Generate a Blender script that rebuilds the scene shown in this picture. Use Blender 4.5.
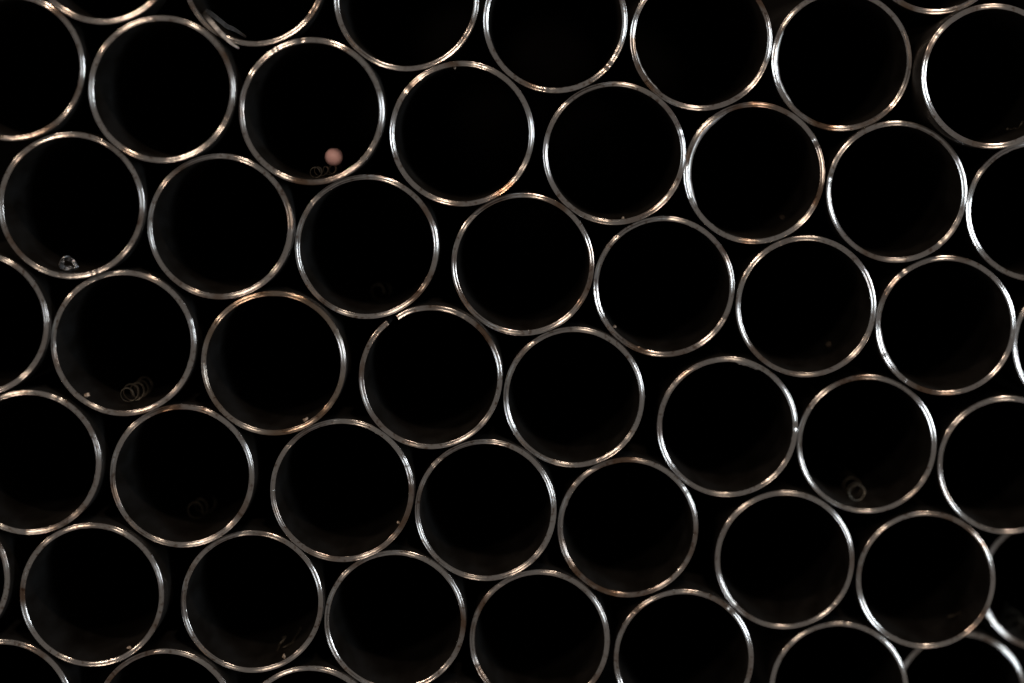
import bpy, bmesh, math, random
from mathutils import Vector, Matrix, noise

# ------------------------------------------------------------------ scene, camera, light
for o in list(bpy.data.objects):
    bpy.data.objects.remove(o)
S = bpy.context.scene
C = S.collection
W, H = 1024, 683
F_PX = 3432.0                 # focal length in pixels (a 120 mm lens on a 36 mm sensor)
D = 0.600                     # camera to the tube mouths
VPX, VPY = 540.0, 120.0       # where the tube axes run to in the picture
R_TUBE, WALL, LENGTH = 0.01247, 0.00092, 0.42

cam_data = bpy.data.cameras.new('camera')
cam = bpy.data.objects.new('camera', cam_data)
C.objects.link(cam)
cam_data.sensor_width = 36.0
cam_data.lens = F_PX * 36.0 / W
cam_data.clip_start = 0.01
cam_data.clip_end = 50.0
cam.location = (0, -D, 0)
pitch = -math.atan((H / 2 - VPY) / F_PX)
yaw = math.atan((VPX - W / 2) / F_PX)
cam.rotation_euler = (math.pi / 2 + pitch, 0, yaw)
cam_data.dof.use_dof = True
cam_data.dof.focus_distance = 0.596
cam_data.dof.aperture_fstop = 9.0
S.camera = cam
CAM_R = cam.rotation_euler.to_matrix()

world = bpy.data.worlds.new('World')
S.world = world
world.use_nodes = True
bg = world.node_tree.nodes['Background']
bg.inputs['Color'].default_value = (1.0, 0.91, 0.83, 1)
bg.inputs['Strength'].default_value = 0.125

S.view_settings.view_transform = 'Standard'
S.view_settings.look = 'None'
S.view_settings.exposure = 0.0
S.view_settings.gamma = 1.0

def lamp(name, mx, my, h, power, size, col):
    """A workshop lamp in front of the tubes; (mx, my) is where it would mirror in the mouth plane (metres from the axis under the camera)."""
    k = 1 + h / D
    ld = bpy.data.lights.new(name, 'AREA')
    ld.shape = 'DISK'
    ld.size = size
    ld.energy = power
    ld.color = col
    lo = bpy.data.objects.new(name, ld)
    C.objects.link(lo)
    lo.location = (mx * k, -h, my * k)
    d = Vector((0, 0, 0)) - lo.location
    lo.rotation_euler = d.to_track_quat('-Z', 'Y').to_euler()
    return lo

WARM = (1.0, 0.78, 0.60)
COOL = (0.80, 0.91, 1.0)
lamp('window_light', 0.234, 0.012, 0.72, 2.75, 0.22, COOL)
lamp('ceiling_bulb', 0.064, 0.292, 1.3, 3.4, 0.030, WARM)
lamp('ceiling_bulb', 0.084, 0.294, 1.3, 1.7, 0.030, WARM)
lamp('wall_bulb', -0.120, 0.148, 1.8, 2.9, 0.034, WARM)
lamp('wall_bulb', -0.142, 0.132, 1.8, 1.5, 0.034, WARM)
lamp('far_bulb', -0.325, 0.175, 1.3, 2.4, 0.036, WARM)

# ------------------------------------------------------------------ helpers
def ray(u, v):
    d = Vector(((u - W / 2) / F_PX, -(v - H / 2) / F_PX, -1.0))
    return (CAM_R @ d)

def at_depth(u, v, depth):
    """point seen at pixel u, v whose distance along the lens axis is depth"""
    return cam.location + ray(u, v) * depth

def link(name, mesh, mat, parent=None):
    o = bpy.data.objects.new(name, mesh)
    if mat and len(mesh.materials) == 0:
        mesh.materials.append(mat)
    C.objects.link(o)
    o.parent = parent
    return o

def tag(o, label, cat, group=None):
    o['label'] = label
    o['category'] = cat
    if group:
        o['group'] = group

def mesh_from(name, verts, faces, smooth=True):
    m = bpy.data.meshes.new(name)
    m.from_pydata(verts, [], faces)
    m.update()
    if smooth:
        for p in m.polygons:
            p.use_smooth = True
    return m

# ------------------------------------------------------------------ materials
def new_mat(name):
    m = bpy.data.materials.new(name)
    m.use_nodes = True
    nt = m.node_tree
    return m, nt, nt.nodes['Principled BSDF']

def nd(nt, kind, **kw):
    n = nt.nodes.new(kind)
    for k, v in kw.items():
        setattr(n, k, v)
    return n

def per_object_coords(nt):
    tc = nd(nt, 'ShaderNodeTexCoord')
    oi = nd(nt, 'ShaderNodeObjectInfo')
    mul = nd(nt, 'ShaderNodeMath', operation='MULTIPLY')
    mul.inputs[1].default_value = 37.0
    nt.links.new(oi.outputs['Random'], mul.inputs[0])
    add = nd(nt, 'ShaderNodeVectorMath', operation='ADD')
    nt.links.new(tc.outputs['Object'], add.inputs[0])
    nt.links.new(mul.outputs[0], add.inputs[1])
    return tc, oi, add

def ramp(nt, stops):
    r = nd(nt, 'ShaderNodeValToRGB')
    els = r.color_ramp.elements
    while len(els) < len(stops):
        els.new(0.5)
    for e, (p, c) in zip(els, stops):
        e.position = p
        e.color = (*c, 1)
    return r

def rim_material(name='sawn_steel_rim', lo=(0.30, 0.20, 0.14), mid=(0.56, 0.52, 0.49), at=0.45):
    m, nt, b = new_mat(name)
    L = nt.links
    tc, oi, co = per_object_coords(nt)
    n1 = nd(nt, 'ShaderNodeTexNoise')
    n1.inputs['Scale'].default_value = 120
    n1.inputs['Detail'].default_value = 3
    L.new(co.outputs[0], n1.inputs['Vector'])
    r1 = ramp(nt, [(0.32, lo), (at, mid), (0.75, (0.66, 0.64, 0.62))])
    L.new(n1.outputs['Fac'], r1.inputs['Fac'])
    # small dark pits and rust flecks
    n2 = nd(nt, 'ShaderNodeTexNoise')
    n2.inputs['Scale'].default_value = 1500
    n2.inputs['Detail'].default_value = 2
    L.new(co.outputs[0], n2.inputs['Vector'])
    r2 = ramp(nt, [(0.30, (0.35, 0.24, 0.17)), (0.42, (1, 1, 1))])
    L.new(n2.outputs['Fac'], r2.inputs['Fac'])
    mx = nd(nt, 'ShaderNodeMix', data_type='RGBA', blend_type='MULTIPLY')
    mx.inputs[0].default_value = 0.8
    L.new(r1.outputs[0], mx.inputs[6])
    L.new(r2.outputs[0], mx.inputs[7])
    L.new(mx.outputs[2], b.inputs['Base Color'])
    b.inputs['Metallic'].default_value = 1.0
    rr = nd(nt, 'ShaderNodeMapRange')
    rr.inputs['To Min'].default_value = 0.15
    rr.inputs['To Max'].default_value = 0.23
    L.new(n1.outputs['Fac'], rr.inputs['Value'])
    L.new(rr.outputs[0], b.inputs['Roughness'])
    b.inputs['Anisotropic'].default_value = 1.0
    b.inputs['Anisotropic Rotation'].default_value = 0.25
    tg = nd(nt, 'ShaderNodeTangent', direction_type='RADIAL', axis='Y')
    L.new(tg.outputs[0], b.inputs['Tangent'])
    # concentric turning marks: rings in the radius, slightly broken round the circle
    sep = nd(nt, 'ShaderNodeSeparateXYZ')
    L.new(tc.outputs['Object'], sep.inputs[0])
    cmb = nd(nt, 'ShaderNodeCombineXYZ')
    L.new(sep.outputs['X'], cmb.inputs['X'])
    L.new(sep.outputs['Z'], cmb.inputs['Z'])
    ln = nd(nt, 'ShaderNodeVectorMath', operation='LENGTH')
    L.new(cmb.outputs[0], ln.inputs[0])
    at2 = nd(nt, 'ShaderNodeMath', operation='ARCTAN2')
    L.new(sep.outputs['Z'], at2.inputs[0])
    L.new(sep.outputs['X'], at2.inputs[1])
    ma = nd(nt, 'ShaderNodeMath', operation='MULTIPLY')
    ma.inputs[1].default_value = 7000.0
    L.new(ln.outputs['Value'], ma.inputs[0])
    mb = nd(nt, 'ShaderNodeMath', operation='MULTIPLY')
    mb.inputs[1].default_value = 2.5
    L.new(at2.outputs[0], mb.inputs[0])
    mr = nd(nt, 'ShaderNodeMath', operation='MULTIPLY')
    mr.inputs[1].default_value = 60.0
    L.new(oi.outputs['Random'], mr.inputs[0])
    c2 = nd(nt, 'ShaderNodeCombineXYZ')
    L.new(ma.outputs[0], c2.inputs['X'])
    L.new(mb.outputs[0], c2.inputs['Y'])
    L.new(mr.outputs[0], c2.inputs['Z'])
    n3 = nd(nt, 'ShaderNodeTexNoise')
    n3.inputs['Scale'].default_value = 1.0
    n3.inputs['Detail'].default_value = 2
    L.new(c2.outputs[0], n3.inputs['Vector'])
    bp = nd(nt, 'ShaderNodeBump')
    bp.inputs['Strength'].default_value = 0.35
    bp.inputs['Distance'].default_value = 0.00006
    L.new(n3.outputs['Fac'], bp.inputs['Height'])
    bp2 = nd(nt, 'ShaderNodeBump')
    bp2.inputs['Strength'].default_value = 0.05
    bp2.inputs['Distance'].default_value = 0.00005
    L.new(n2.outputs['Fac'], bp2.inputs['Height'])
    L.new(bp.outputs[0], bp2.inputs['Normal'])
    L.new(bp2.outputs[0], b.inputs['Normal'])
    return m

def wall_material():
    m, nt, b = new_mat('dull_dark_steel')
    L = nt.links
    tc, oi, co = per_object_coords(nt)
    mp = nd(nt, 'ShaderNodeMapping')
    mp.inputs['Scale'].default_value = (1, 0.15, 1)
    L.new(co.outputs[0], mp.inputs['Vector'])
    n1 = nd(nt, 'ShaderNodeTexNoise')
    n1.inputs['Scale'].default_value = 260
    n1.inputs['Detail'].default_value = 4
    L.new(mp.outputs[0], n1.inputs['Vector'])
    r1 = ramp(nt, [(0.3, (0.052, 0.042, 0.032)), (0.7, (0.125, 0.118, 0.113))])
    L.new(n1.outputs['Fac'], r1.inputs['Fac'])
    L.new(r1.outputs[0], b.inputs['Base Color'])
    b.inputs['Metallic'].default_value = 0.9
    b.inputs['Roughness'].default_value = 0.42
    bp = nd(nt, 'ShaderNodeBump')
    bp.inputs['Strength'].default_value = 0.4
    bp.inputs['Distance'].default_value = 0.0001
    L.new(n1.outputs['Fac'], bp.inputs['Height'])
    L.new(bp.outputs[0], b.inputs['Normal'])
    return m

def shaving_material(name, col, rough):
    m, nt, b = new_mat(name)
    L = nt.links
    tc, oi, co = per_object_coords(nt)
    n1 = nd(nt, 'ShaderNodeTexNoise')
    n1.inputs['Scale'].default_value = 900
    n1.inputs['Detail'].default_value = 3
    L.new(co.outputs[0], n1.inputs['Vector'])
    r1 = ramp(nt, [(0.3, tuple(c * 0.45 for c in col)), (0.65, col)])
    L.new(n1.outputs['Fac'], r1.inputs['Fac'])
    L.new(r1.outputs[0], b.inputs['Base Color'])
    b.inputs['Metallic'].default_value = 1.0
    b.inputs['Roughness'].default_value = rough
    bp = nd(nt, 'ShaderNodeBump')
    bp.inputs['Strength'].default_value = 0.5
    bp.inputs['Distance'].default_value = 0.0001
    L.new(n1.outputs['Fac'], bp.inputs['Height'])
    L.new(bp.outputs[0], b.inputs['Normal'])
    return m

def plain_material(name, c0, c1, scale, rough):
    m, nt, b = new_mat(name)
    L = nt.links
    tc, oi, co = per_object_coords(nt)
    n1 = nd(nt, 'ShaderNodeTexNoise')
    n1.inputs['Scale'].default_value = scale
    n1.inputs['Detail'].default_value = 4
    L.new(co.outputs[0], n1.inputs['Vector'])
    r1 = ramp(nt, [(0.3, c0), (0.7, c1)])
    L.new(n1.outputs['Fac'], r1.inputs['Fac'])
    L.new(r1.outputs[0], b.inputs['Base Color'])
    b.inputs['Roughness'].default_value = rough
    return m

M_RIM = rim_material()
M_RUSTY = rim_material('rusty_sawn_rim', (0.28, 0.18, 0.11), (0.52, 0.44, 0.37), 0.52)
M_WALL = wall_material()
M_BRIGHT = shaving_material('bright_swarf', (0.66, 0.63, 0.60), 0.40)
M_GLINT = shaving_material('glinting_swarf', (0.86, 0.88, 0.92), 0.27)
M_COIL = shaving_material('dull_swarf', (0.80, 0.74, 0.62), 0.45)
M_CHIP = plain_material('pale_grit', (0.22, 0.15, 0.10), (0.55, 0.45, 0.36), 2500, 0.5)
M_BEAD = plain_material('pink_plastic', (0.95, 0.56, 0.55), (0.97, 0.62, 0.61), 300, 0.5)
M_BACK = plain_material('black_board', (0.002, 0.002, 0.002), (0.004, 0.0038, 0.0035), 30, 0.9)

M_BACK.node_tree.nodes['Principled BSDF'].inputs['Specular IOR Level'].default_value = 0.0

# ------------------------------------------------------------------ backdrop behind the far ends
def board(name, x0, x1, y0, y1, z0, z1):
    v = [(x, y, z) for x in (x0, x1) for y in (y0, y1) for z in (z0, z1)]
    f = [(0, 1, 3, 2), (4, 6, 7, 5), (0, 4, 5, 1), (2, 3, 7, 6), (0, 2, 6, 4), (1, 5, 7, 3)]
    return mesh_from(name, v, f, False)

back = link('backdrop', board('backdrop', -0.6, 0.6, 0.47, 0.48, -0.5, 0.5), M_BACK)
back['kind'] = 'structure'

# ------------------------------------------------------------------ the tubes
# key: (u, v, radius seen, label)
TUBES = {
 'T1': (11, 67, 73.8, 'steel tube cut off by the left edge, highest of those on that edge'),
 'T2': (161.7, 89.2, 74.6, 'uppermost whole steel tube in the left of the stack, below two cut-off tubes'),
 'T3': (102, -50, 74.3, 'steel tube of which only the lower rim shows at the upper left'),
 'T4': (254, -27, 73.0, 'top edge steel tube with a folded metal ribbon hooked over its lower left rim'),
 'T5': (71.3, 205.5, 73.5, 'steel tube near the left edge with a crumpled shiny chip at its bottom'),
 'T6': (220.5, 226.5, 73.3, 'empty steel tube immediately right of the crumpled chip tube'),
 'T7': (312.8, 109.8, 74.4, 'steel tube with a small soft pink bead low inside it'),
 'T8': (405, 0.3, 72.8, 'half cut-off steel tube at the top edge, up and right of the pink bead tube'),
 'T9': (462, 134.4, 73.2, 'empty steel tube immediately right of the one with the pink bead'),
 'T10': (555.2, 20.5, 73.3, 'top edge steel tube, nearest the middle of the picture width'),
 'T11': (614.5, 153.5, 72.0, 'second steel tube to the right of the pink bead tube'),
 'T12': (701, 39, 71.3, 'top edge steel tube showing three quarters of its mouth, right of centre'),
 'T13': (754, 173, 70.6, 'steel tube with a second thin bright line inside its upper left rim'),
 'T14': (842.8, 61, 70.0, 'nearly whole top edge steel tube, immediately left of the protruding corner tube'),
 'T15': (992, 76, 73.2, 'steel tube standing proud in the upper right corner, shading its lower left neighbour'),
 'T16': (896.5, 191.3, 71.5, 'steel tube partly shaded by the proud tube at the upper right corner'),
 'T17': (936, -57, 71.0, 'steel tube showing only a thin arc at the top edge, far right'),
 'T18': (1086, -37, 71.5, 'steel tube of which a tiny piece of rim shows in the top right corner'),
 'T19': (1036, 211, 71.0, 'steel tube cut by the right edge, directly below the proud corner tube'),
 'T20': (366.7, 247.3, 72.2, 'steel tube resting against the upper left of the slit tube, faint shaving inside'),
 'T21': (521.5, 264.4, 71.7, 'steel tube touching the slit tube at its upper right'),
 'T22': (663.3, 287.4, 70.0, 'steel tube with a tiny chip on its left inner edge, right of centre'),
 'T23': (806, 306.5, 71.2, 'steel tube with one tiny pale speck low inside its right half'),
 'T24': (945.5, 325.6, 71.2, 'last whole steel tube towards the right edge at mid height'),
 'T25': (1082, 345, 70.8, 'steel tube showing just a sliver of rim at the right edge, mid height'),
 'T26': (-24, 324, 73.3, 'steel tube cut off by the left edge, left of the long coil tube'),
 'T27': (122.8, 343, 73.2, 'steel tube with a long coiled shaving of several loops at its bottom'),
 'T28': (273.5, 363.2, 73.5, 'brownish rimmed steel tube immediately left of the slit tube'),
 'T29': (431, 375.6, 73.2, 'steel tube with a narrow slit cut through its upper left wall'),
 'T30': (574, 397, 70.7, 'steel tube immediately right of the slit tube'),
 'T31': (727.3, 427, 70.3, 'steel tube immediately left of the tube with the single loop coil'),
 'T32': (866.7, 444.1, 69.8, 'steel tube with a single loop of curled shaving at its bottom'),
 'T33': (1007, 465.3, 70.2, 'steel tube cut by the right edge, right of the single loop coil tube'),
 'T34': (28.6, 462.5, 73.3, 'steel tube cut by the left edge, below left of the long coil tube'),
 'T35': (182, 475.8, 72.8, 'steel tube with a faint dark coil inside, below right of the long coil tube'),
 'T36': (342, 490.4, 72.4, 'steel tube touching the slit tube from below left'),
 'T37': (485.6, 510, 71.2, 'steel tube touching the slit tube from below right'),
 'T38': (627.9, 527.3, 70.3, 'steel tube next right of the one touching the slit tube from below right'),
 'T39': (784.2, 560.2, 70.0, 'steel tube immediately left of the lower right tube that overlaps two deeper ones'),
 'T40': (925.6, 580, 70.0, 'lower right steel tube overlapping two tubes set farther back'),
 'T41': (1046, 585, 67.2, 'set-back steel tube cut by the right edge, behind its left neighbour'),
 'T42': (960.5, 698, 67.4, 'set-back steel tube at the bottom edge in the right corner'),
 'T43': (839, 690.3, 69.6, 'half cut-off bottom edge steel tube, left of the set-back corner tube'),
 'T44': (684, 658.5, 70.6, 'three quarter visible steel tube at the bottom edge, right of centre'),
 'T45': (539.5, 640, 70.4, 'bottom edge steel tube nearest the middle of the picture width'),
 'T46': (395.2, 620.5, 71.2, 'almost whole steel tube at the bottom edge, left of centre'),
 'T47': (252, 601.7, 71.8, 'whole steel tube near the bottom with brown flecks at its lower right'),
 'T48': (91.8, 594.8, 73.4, 'lowest whole steel tube towards the lower left corner'),
 'T49': (-63, 578, 73.3, 'steel tube showing a thin strip of rim at the lower left edge'),
 'T50': (2, 711, 73.0, 'steel tube cut off by the bottom left corner'),
 'T51': (165.5, 720, 72.2, 'steel tube showing its top arc at the bottom edge, beside the corner tube'),
 'T52': (309.5, 736, 71.4, 'steel tube showing a small cap of rim below the brown flecks tube'),
 'T53': (452, 753, 71.0, 'steel tube of which only a brown hairline of rim touches the bottom edge'),
}
KEYS = list(TUBES)

# depth of each mouth: a smooth slope of the whole stack and part of what is left over
def plane_fit(keys):
    import numpy as np
    A = np.array([[1, TUBES[k][0] - 512, TUBES[k][1] - 341] for k in keys], float)
    b = np.array([TUBES[k][2] for k in keys], float)
    c, *_ = np.linalg.lstsq(A, b, rcond=None)
    return c
SPECIAL = {'T15': 0.75, 'T41': 1.0, 'T42': 1.0}
c0, c1, c2 = plane_fit([k for k in KEYS if k not in SPECIAL])
POS = {}
for k in KEYS:
    u, v, r, lab = TUBES[k]
    rf = c0 + c1 * (u - 512) + c2 * (v - 341)
    rs = rf + (r - rf) * SPECIAL.get(k, 0.35)
    POS[k] = at_depth(u, v, F_PX * 0.0125 / rs)

# parallel round tubes cannot overlap: push them apart where reading errors make them
ORIG = {k: p.copy() for k, p in POS.items()}
MIN = 2 * R_TUBE + 0.00003
for it in range(400):
    for i, a in enumerate(KEYS):
        for b_ in KEYS[i + 1:]:
            dx = POS[b_].x - POS[a].x
            dz = POS[b_].z - POS[a].z
            d = math.hypot(dx, dz)
            if d < MIN:
                s = (MIN - d) / 2 / d
                POS[a].x -= dx * s; POS[a].z -= dz * s
                POS[b_].x += dx * s; POS[b_].z += dz * s

R_IN = R_TUBE - WALL
LIP = 0.00020

def bent(a, gap):
    """how far one end of the split wall is pressed inwards beside the slit"""
    if gap is None:
        return 0.0
    da = (gap[0] - a) % (2 * math.pi)
    return 0.00030 * math.exp(-(da / 0.20) ** 2) if da < math.pi else 0.0

def rim_mesh(seed, gap=None):
    """the sawn end: chamfer, flat with turning marks, chamfer; lightly uneven"""
    rnd = random.Random(seed)
    n = 176
    phase, waves = rnd.uniform(0, 6.28), rnd.uniform(1.4, 2.3)
    amp = 0.000020                       # saw marks: shallow concentric ridges
    ts = [0.06 + 0.88 * q / 14 for q in range(15)]
    prof = [(0.0, LIP), (0.02, LIP * 0.45)] + [(t, amp + amp * math.cos(phase + 6.283 * waves * t) + 0.00009 * max(0, abs(t - 0.5) * 2 - 0.75)) for t in ts] + [(0.98, LIP * 0.45), (1.0, LIP)]
    tx, tz = rnd.gauss(0, 0.0045), rnd.gauss(0, 0.0045)      # saw cut a touch out of square
    ecc = rnd.uniform(0.02, 0.09)
    ea = rnd.uniform(0, 6.28)
    nicks = [(rnd.uniform(0, 6.28), rnd.uniform(0.010, 0.03), rnd.uniform(0.00003, 0.00012), rnd.choice((0, 1))) for _ in range(rnd.randint(2, 6))]
    verts, faces = [], []
    cols = n if gap is None else n + 1
    for i in range(cols):
        if gap is None:
            a = 2 * math.pi * i / n
        else:
            a = gap[0] + gap[1] / 2 + (2 * math.pi - gap[1]) * i / n
        ca, sa = math.cos(a), math.sin(a)
        th = WALL * (1 + ecc * math.cos(a - ea))
        wob = 0.00002 * noise.noise(Vector((ca * 2.2, sa * 2.2, seed * 3.1)))
        edge = 0.000028 * noise.noise(Vector((ca * 9, sa * 9, seed * 1.7)))
        for j, (t, y) in enumerate(prof):
            rr = R_TUBE - th * t
            if j == 0: rr = R_TUBE
            if j == len(prof) - 1: rr = R_IN
            yy = y + (wob + R_TUBE * (tx * ca + tz * sa) if 0 < j < len(prof) - 1 else 0)
            if 11 < j < len(prof) - 1: rr += edge
            if 0 < j < len(prof) - 1:
                for (na, nw, ndp, side) in nicks:
                    da = (a - na + math.pi) % (2 * math.pi) - math.pi
                    q = math.exp(-(da / nw) ** 2)
                    if side == 0 and j >= 13: rr -= ndp * q        # burr turned inwards
                    if side == 1: yy += ndp * q * 0.6
            rr -= bent(a, gap)
            verts.append((rr * ca, yy, rr * sa))
    m = len(prof)
    for i in range(n):
        i2 = (i + 1) % n if gap is None else i + 1
        for j in range(m - 1):
            faces.append((i * m + j, i * m + j + 1, i2 * m + j + 1, i2 * m + j))
    return mesh_from('rim', verts, faces)

def wall_mesh(gap=None):
    n = 120
    ys = [LIP, 0.004, 0.03, 0.12, LENGTH]
    loop = [(R_TUBE, y) for y in ys] + [(R_IN, y) for y in reversed(ys)]
    m = len(loop)
    verts, faces = [], []
    cols = n if gap is None else n + 1
    for i in range(cols):
        a = 2 * math.pi * i / n if gap is None else gap[0] + gap[1] / 2 + (2 * math.pi - gap[1]) * i / n
        for (r, y) in loop:
            r -= bent(a, gap)
            verts.append((r * math.cos(a), y, r * math.sin(a)))
    for i in range(n):
        i2 = (i + 1) % n if gap is None else i + 1
        for j in range(m - 1):
            faces.append((i * m + j, i2 * m + j, i2 * m + j + 1, i * m + j + 1))
    if gap is not None:                     # the two cut faces of the slit
        h = m // 2
        for base in (0, n * m):
            for j in range(h - 1):
                f = (base + j, base + j + 1, base + m - 2 - j, base + m - 1 - j)
                faces.append(f if base else f[::-1])
    me = mesh_from('tube_wall', verts, faces)
    me.set_sharp_from_angle(angle=math.radians(40))
    return me

def burr_mesh(a0, a1, depth, height, seed):
    """thin turned-in lip left by the saw along part of the inner edge"""
    n = 60
    verts, faces = [], []
    for i in range(n + 1):
        f = i / n
        a = math.radians(a0 + (a1 - a0) * f)
        h = height * min(1, 6 * f, 6 * (1 - f)) * (1 + 0.35 * noise.noise(Vector((f * 7, seed, 0))))
        for (r, y) in ((R_IN + 0.00002, depth), (R_IN - h, depth + 0.00004), (R_IN - h, depth + 0.00016), (R_IN + 0.00002, depth + 0.0003)):
            verts.append((r * math.cos(a), y, r * math.sin(a)))
    for i in range(n):
        for j in range(3):
            faces.append((i * 4 + j, i * 4 + j + 1, i * 4 + j + 5, i * 4 + j + 4))
    return mesh_from('burr', verts, faces)

BURRS = {'T13': [(112, 212, 0.0004, 0.00050)], 'T14': [(150, 225, 0.0003, 0.00036)],
         'T12': [(185, 235, 0.0003, 0.00026)], 'T24': [(178, 225, 0.0003, 0.00026)], 'T31': [(60, 84, 0.0003, 0.00030)]}
WALL_MESH = wall_mesh()
SLIT = (math.radians(123.5), math.radians(9.0))
TUBE_OBJ = {}
for idx, k in enumerate(KEYS):
    e = bpy.data.objects.new('steel_tube', None)
    e.empty_display_size = 0.005
    C.objects.link(e)
    e.location = POS[k]
    tag(e, TUBES[k][3], 'tube', 'steel tubes stacked in sloping rows')
    rnd = random.Random(900 + idx)
    e.scale = (1 + rnd.uniform(-0.006, 0.002), 1, 1 + rnd.uniform(-0.004, 0.004))
    if k in BURRS:
        for (a0, a1, dep, hgt) in BURRS[k]:
            link('burr', burr_mesh(a0, a1, dep, hgt, idx), M_BRIGHT, e)
    if k == 'T29':
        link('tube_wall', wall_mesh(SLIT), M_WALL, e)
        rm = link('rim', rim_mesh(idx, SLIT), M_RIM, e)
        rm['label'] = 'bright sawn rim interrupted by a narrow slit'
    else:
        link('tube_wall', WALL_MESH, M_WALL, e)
        rm = link('rim', rim_mesh(idx), M_RUSTY if k in ('T28',) else M_RIM, e)
        if k == 'T28':
            rm['label'] = 'brownish rust-stained sawn rim'
    TUBE_OBJ[k] = e

# ------------------------------------------------------------------ swarf and grit in the tubes
def wall_point(k, u, v, r=None):
    """where the line of sight through u, v meets the inside of tube k; returns the point and the direction to the tube axis"""
    r = r or R_IN
    c = POS[k]
    o = cam.location
    d = ray(u, v)
    ox, oz = o.x - c.x, o.z - c.z
    a = d.x ** 2 + d.z ** 2
    b = 2 * (ox * d.x + oz * d.z)
    cc = ox ** 2 + oz ** 2 - r * r
    t = (-b + math.sqrt(max(b * b - 4 * a * cc, 0))) / (2 * a)
    p = o + d * t
    inward = Vector((c.x - p.x, 0, c.z - p.z)).normalized()
    return p, inward

def ribbon(name, pts, width_dirs, half, thick):
    """a thin bent metal strip with real thickness"""
    verts, faces = [], []
    n = len(pts)
    for i, p in enumerate(pts):
        t = (pts[min(i + 1, n - 1)] - pts[max(i - 1, 0)]).normalized()
        wd = width_dirs[i] - t * width_dirs[i].dot(t)
        wd.normalize()
        nn = t.cross(wd)
        hw = half[i] if isinstance(half, (list, tuple)) else half
        for sx, sy in ((-1, -1), (1, -1), (1, 1), (-1, 1)):
            verts.append(p + wd * hw * sx + nn * thick * 0.5 * sy)
    for i in range(n - 1):
        for j in range(4):
            a, b = i * 4 + j, i * 4 + (j + 1) % 4
            faces.append((a, b, b + 4, a + 4))
    faces.append((3, 2, 1, 0))
    faces.append(tuple((n - 1) * 4 + q for q in range(4)))
    return verts, faces

def coil(name, k, u, v, r, loops, length, mat, label, seed, half=0.00026, drift=0.25, start=0.0, depth=None, ease=1.0):
    """helical shaving lying along the bottom of tube k, near end seen at u, v (where it touches the wall)"""
    rnd = random.Random(seed)
    c = POS[k]
    if depth is None:
        p, inw = wall_point(k, u, v)
    else:                                   # a given way down the tube, on its lower wall
        y = c.y + depth
        d = ray(u, v)
        x = cam.location.x + d.x * (y - cam.location.y) / d.y
        p = Vector((x, y, c.z - math.sqrt(R_IN ** 2 - (x - c.x) ** 2)))
    per = 40
    N = int(loops * per)
    pts, wds = [], []
    ang0 = math.atan2(p.z - c.z, p.x - c.x)
    for i in range(N + 1):
        f = i / N
        y = p.y + length * f ** ease + 0.0006 * noise.noise(Vector((i * 0.05, seed, 0)))
        rr = r * (1 + 0.28 * noise.noise(Vector((i * 0.04, seed + 5.5, 0))))
        aa = ang0 + drift * (f + 0.15 * math.sin(f * 9 + seed))
        hub = Vector((c.x + (R_IN - 0.00004 - r * 1.17) * math.cos(aa), y, c.z + (R_IN - 0.00004 - r * 1.17) * math.sin(aa)))
        ph = start + 2 * math.pi * loops * f
        pts.append(hub + Vector((rr * math.cos(ph), 0, rr * math.sin(ph))))
        wds.append(Vector((0.35 * math.cos(ph), 1, 0.35 * math.sin(ph))))
    vs, fs = ribbon(name, pts, wds, half, 0.00005)
    o0 = p.copy()
    me = mesh_from(name, [q - o0 for q in vs], fs)
    me.set_sharp_from_angle(angle=math.radians(50))
    o = link(name, me, mat)
    o.location = o0
    tag(o, label, 'metal shaving', 'coiled shavings lying in tubes')
    return o

def chip(name, k, u, v, size, mat, label, seed, group='grit and chips in the tubes', sx=1.0, on_rim=False):
    rnd = random.Random(seed)
    p, inw = wall_point(k, u, v)
    if on_rim and p.y > POS[k].y + 0.004:
        p.y = POS[k].y + 0.0012
    bm = bmesh.new()
    bmesh.ops.create_icosphere(bm, subdivisions=2, radius=1)
    for w in bm.verts:
        n = noise.noise(w.co * 1.3 + Vector((seed, 0, 0)))
        n2 = noise.noise(w.co * 3.1 + Vector((0, seed, 0)))
        w.co *= 0.75 + 0.65 * n + 0.3 * n2
        w.co.x *= sx
        w.co.y *= 0.9
    rot = Matrix.Rotation(rnd.uniform(0, 6.28), 3, Vector((rnd.random(), rnd.random(), rnd.random() + 0.1)).normalized())
    for w in bm.verts:
        w.co = (rot @ w.co) * size
    low = min((w.co.dot(inw)) for w in bm.verts)
    me = bpy.data.meshes.new(name)
    bm.to_mesh(me); bm.free()
    o = link(name, me, mat)
    o.location = p - inw * (low + 0.00002)
    tag(o, label, 'metal chip', group)
    return o

# long coil, single loop coil, fainter ones
coil('coiled_shaving', 'T27', 125.5, 405.5, 0.00142, 4.6, 0.024, M_COIL, 'coil of several thin loops at the bottom of a left tube', 3, drift=0.10)
coil('coiled_shaving', 'T32', 856.5, 502.5, 0.00138, 4.3, 0.040, M_COIL, 'round loop of thin shaving trailing deeper, at the bottom of a right-hand tube', 8, half=0.00018, drift=0.04, ease=1.9)
coil('coiled_shaving', 'T35', 192, 520, 0.00165, 2.3, 0.018, M_COIL, 'very faint dark coil in the tube below the long coil', 13, drift=0.12, depth=0.027)
coil('coiled_shaving', 'T7', 314, 174.0, 0.00085, 5.2, 0.026, M_COIL, 'tiny dark curls lying in front of the pink bead', 34, half=0.00017, drift=0.28, depth=0.008)
coil('coiled_shaving', 'T41', 1019, 636, 0.00140, 2.2, 0.020, M_COIL, 'faint curl inside the set-back tube at the right edge', 55, drift=-0.1)
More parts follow.
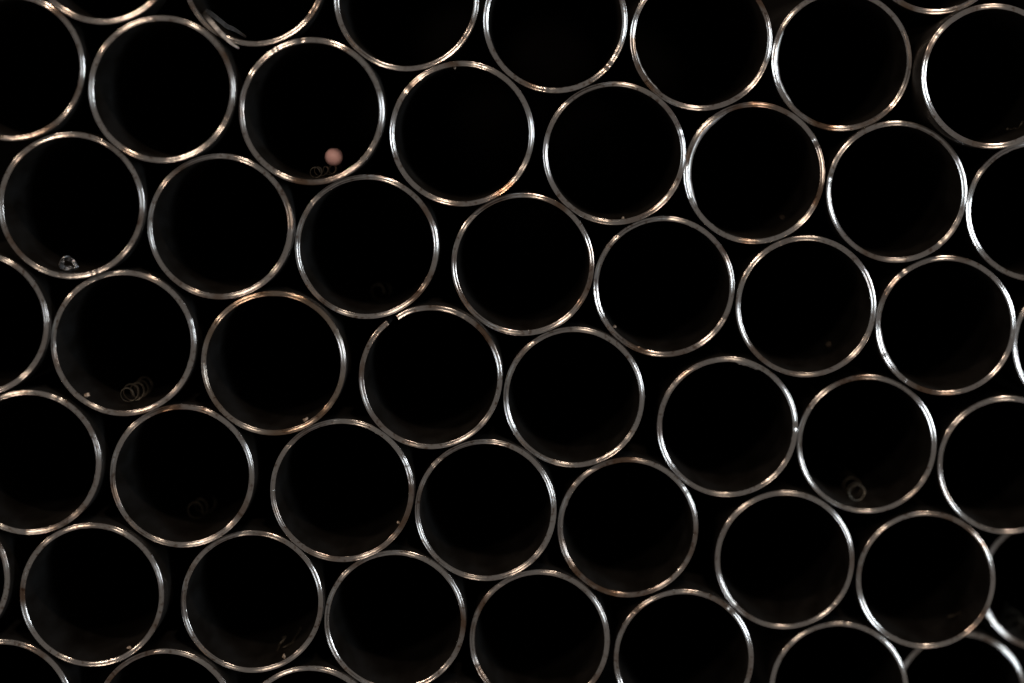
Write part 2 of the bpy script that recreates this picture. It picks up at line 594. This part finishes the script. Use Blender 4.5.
coil('coiled_shaving', 'T20', 377, 301, 0.00150, 1.6, 0.016, M_COIL, 'barely visible curl in the tube touching the slit tube upper left', 61, drift=0.1, depth=0.034)

coil('coiled_shaving', 'T47', 273.5, 652.0, 0.00075, 0.62, 0.004, M_COIL, 'thin golden sliver left of the pinkish crumb near the bottom', 71, half=0.00018, start=5.2)
coil('coiled_shaving', 'T47', 285.5, 648.0, 0.00060, 0.55, 0.006, M_COIL, 'faint short sliver above the pinkish crumb near the bottom', 75, half=0.00015, start=4.4)
coil('coiled_shaving', 'T40', 952, 624.0, 0.00062, 0.7, 0.003, M_COIL, 'tiny curled sliver low inside the lower right overlapping tube', 77, half=0.00018, start=1.2)
coil('coiled_shaving', 'T15', 1012, 134.5, 0.00055, 0.7, 0.004, M_COIL, 'tiny golden sliver low inside the proud upper right corner tube', 79, half=0.00020, start=2.0)

# pink bead lying deep in its tube
def bead():
    k = 'T7'
    r = 0.0016
    y = POS[k].y + 0.024
    d = ray(334.0, 157.0)
    centre = cam.location + d * ((y - cam.location.y) / d.y)
    bm = bmesh.new()
    bmesh.ops.create_uvsphere(bm, u_segments=32, v_segments=20, radius=r)
    for w in bm.verts:                          # small bored hole through the middle, like a bead
        q = math.hypot(w.co.x, w.co.y) / r
        if q < 0.28:
            w.co.z *= 0.72 + 0.28 * (q / 0.28)
    me = bpy.data.meshes.new('pink_bead')
    bm.to_mesh(me); bm.free()
    for pl in me.polygons: pl.use_smooth = True
    o = link('pink_bead', me, M_BEAD)
    o.location = centre                       # it rests on the curls beneath it
    tag(o, 'small pale pink bead low inside an upper left tube', 'bead')
bead()

# folded ribbon hooked over the rim of the top left tube
def folded():
    k = 'T4'
    y0 = POS[k].y
    def P(u, v, dy):
        p = at_depth(u, v, 1.0) - cam.location
        t = (y0 + dy - cam.location.y) / p.y
        return cam.location + p * t
    path = [(239, 48.4, -0.0012), (232, 44.0, -0.0014), (226, 38.4, -0.0014), (219, 31.2, -0.0013), (213, 24.2, -0.0010), (208.2, 18.4, -0.0004), (205, 14.6, 0.0008),
            (204.2, 12.2, 0.0026), (206.2, 11.2, 0.0046), (210, 13.0, 0.0062), (215, 16.8, 0.0076), (221.5, 22.0, 0.0090), (227, 26.4, 0.0102), (233, 28.8, 0.0114), (239, 32.4, 0.0126), (246, 37.0, 0.0140)]
    pts0 = [P(*q) for q in path]
    pts = []
    for i in range(len(pts0) - 1):
        a, b = pts0[i], pts0[i + 1]
        z, e = pts0[max(i - 1, 0)], pts0[min(i + 2, len(pts0) - 1)]
        for s in range(5):
            t = s / 5
            pts.append(0.5 * ((2 * a) + (b - z) * t + (2 * z - 5 * a + 4 * b - e) * t * t + (3 * a - z - 3 * b + e) * t ** 3))
    pts.append(pts0[-1])
    n = len(pts)
    wds = [Vector((0.55, 0.55, 0.75)) for _ in pts]
    half = [0.00040 * (0.35 + 0.65 * min(1, i / 12)) * (0.5 + 0.5 * min(1, (n - 1 - i) / 12)) for i in range(n)]
    vs, fs = ribbon('folded_shaving', pts, wds, half, 0.00012)
    o0 = pts[0].copy()
    me = mesh_from('folded_shaving', [q - o0 for q in vs], fs)
    me.set_sharp_from_angle(angle=math.radians(50))
    o = link('folded_shaving', me, M_BRIGHT)
    o.location = o0
    tag(o, 'folded bright metal ribbon hooked over a tube rim at the top edge', 'metal shaving')
folded()

# crumpled shiny chip
def crumple():
    k = 'T5'
    p, inw = wall_point(k, 67, 272)
    p.y = POS[k].y + 0.0035
    c = POS[k]
    a = math.atan2(p.z - c.z, p.x - c.x)
    p = Vector((c.x + R_IN * math.cos(a), p.y, c.z + R_IN * math.sin(a)))
    pts, wds = [], []
    N = 60
    for i in range(N + 1):
        f = i / N
        ph = 0.9 + f * 11.5
        rr = 0.00150 * (0.55 + 0.55 * abs(noise.noise(Vector((f * 4, 2.2, 0)))) + 0.25 * math.sin(f * 13))
        pts.append(Vector((rr * 1.25 * math.cos(ph) + 0.0004 * math.sin(f * 7), 0.0022 * f + 0.0005 * noise.noise(Vector((f * 6, 0, 7))), rr * math.sin(ph))))
        wds.append(Vector((math.sin(f * 9), 1.0, math.cos(f * 7))))
    vs, fs = ribbon('crumpled_chip', pts, wds, 0.00045, 0.00008)
    low = min(q.dot(inw) for q in vs)
    me = mesh_from('crumpled_chip', vs, fs)
    me.set_sharp_from_angle(angle=math.radians(50))
    o = link('crumpled_chip', me, M_GLINT)
    o.location = p - inw * (low + 0.00002)
    tag(o, 'crumpled shiny curl of metal at the bottom of a left edge tube', 'metal chip')
crumple()

CHIPS = [
 ('T28', 310.5, 416.5, 0.00042, 'pale crumb on the lower right inner rim beside the slit tube', 1.5, True),
 ('T47', 286.5, 655.5, 0.00040, 'pinkish crumb on the lower right rim of a bottom tube', 1.3, True),
 ('T23', 829.5, 345.0, 0.00026, 'tiny pale speck inside a tube right of centre', 1.2, False),
 ('T22', 599.3, 288.5, 0.00032, 'tiny bright chip on the left inner rim right of centre', 1.2, True),
 ('T27', 85.5, 397.5, 0.00040, 'crumb on the lower left inner rim of the long coil tube', 1.6, True),
 ('T48', 133.5, 645.5, 0.00036, 'small burr-like crumb at the lower right of the lowest left whole tube', 1.1, True),
 ('T2', 190, 149.5, 0.00036, 'brown crumb near the bottom rim of the upper left whole tube', 1.7, False),
 ('T35', 193.5, 472, 0.00030, 'faint bright fleck above the very faint dark coil', 1.8, False),
 ('T9', 457.5, 68.5, 0.00026, 'speck under the top rim of the tube right of the bead tube', 1.2, True),
 ('T44', 651.5, 604.0, 0.00028, 'grain on the upper left inner rim of a bottom edge tube', 1.2, True),
 ('T36', 402.5, 515.5, 0.00034, 'rusty crumb on the right inner rim below the slit tube', 1.4, True),
 ('T13', 783, 218, 0.00026, 'speck low inside the tube with the doubled rim line', 1.3, False),
 ('T11', 622, 217.5, 0.00026, 'grain on the bottom rim of the tube second right of the bead', 1.3, True),
]
for i, (k, u, v, s, lab, sx, onr) in enumerate(CHIPS):
    chip('metal_chip', k, u, v, s, M_CHIP, lab, 70 + i, sx=sx, on_rim=onr)
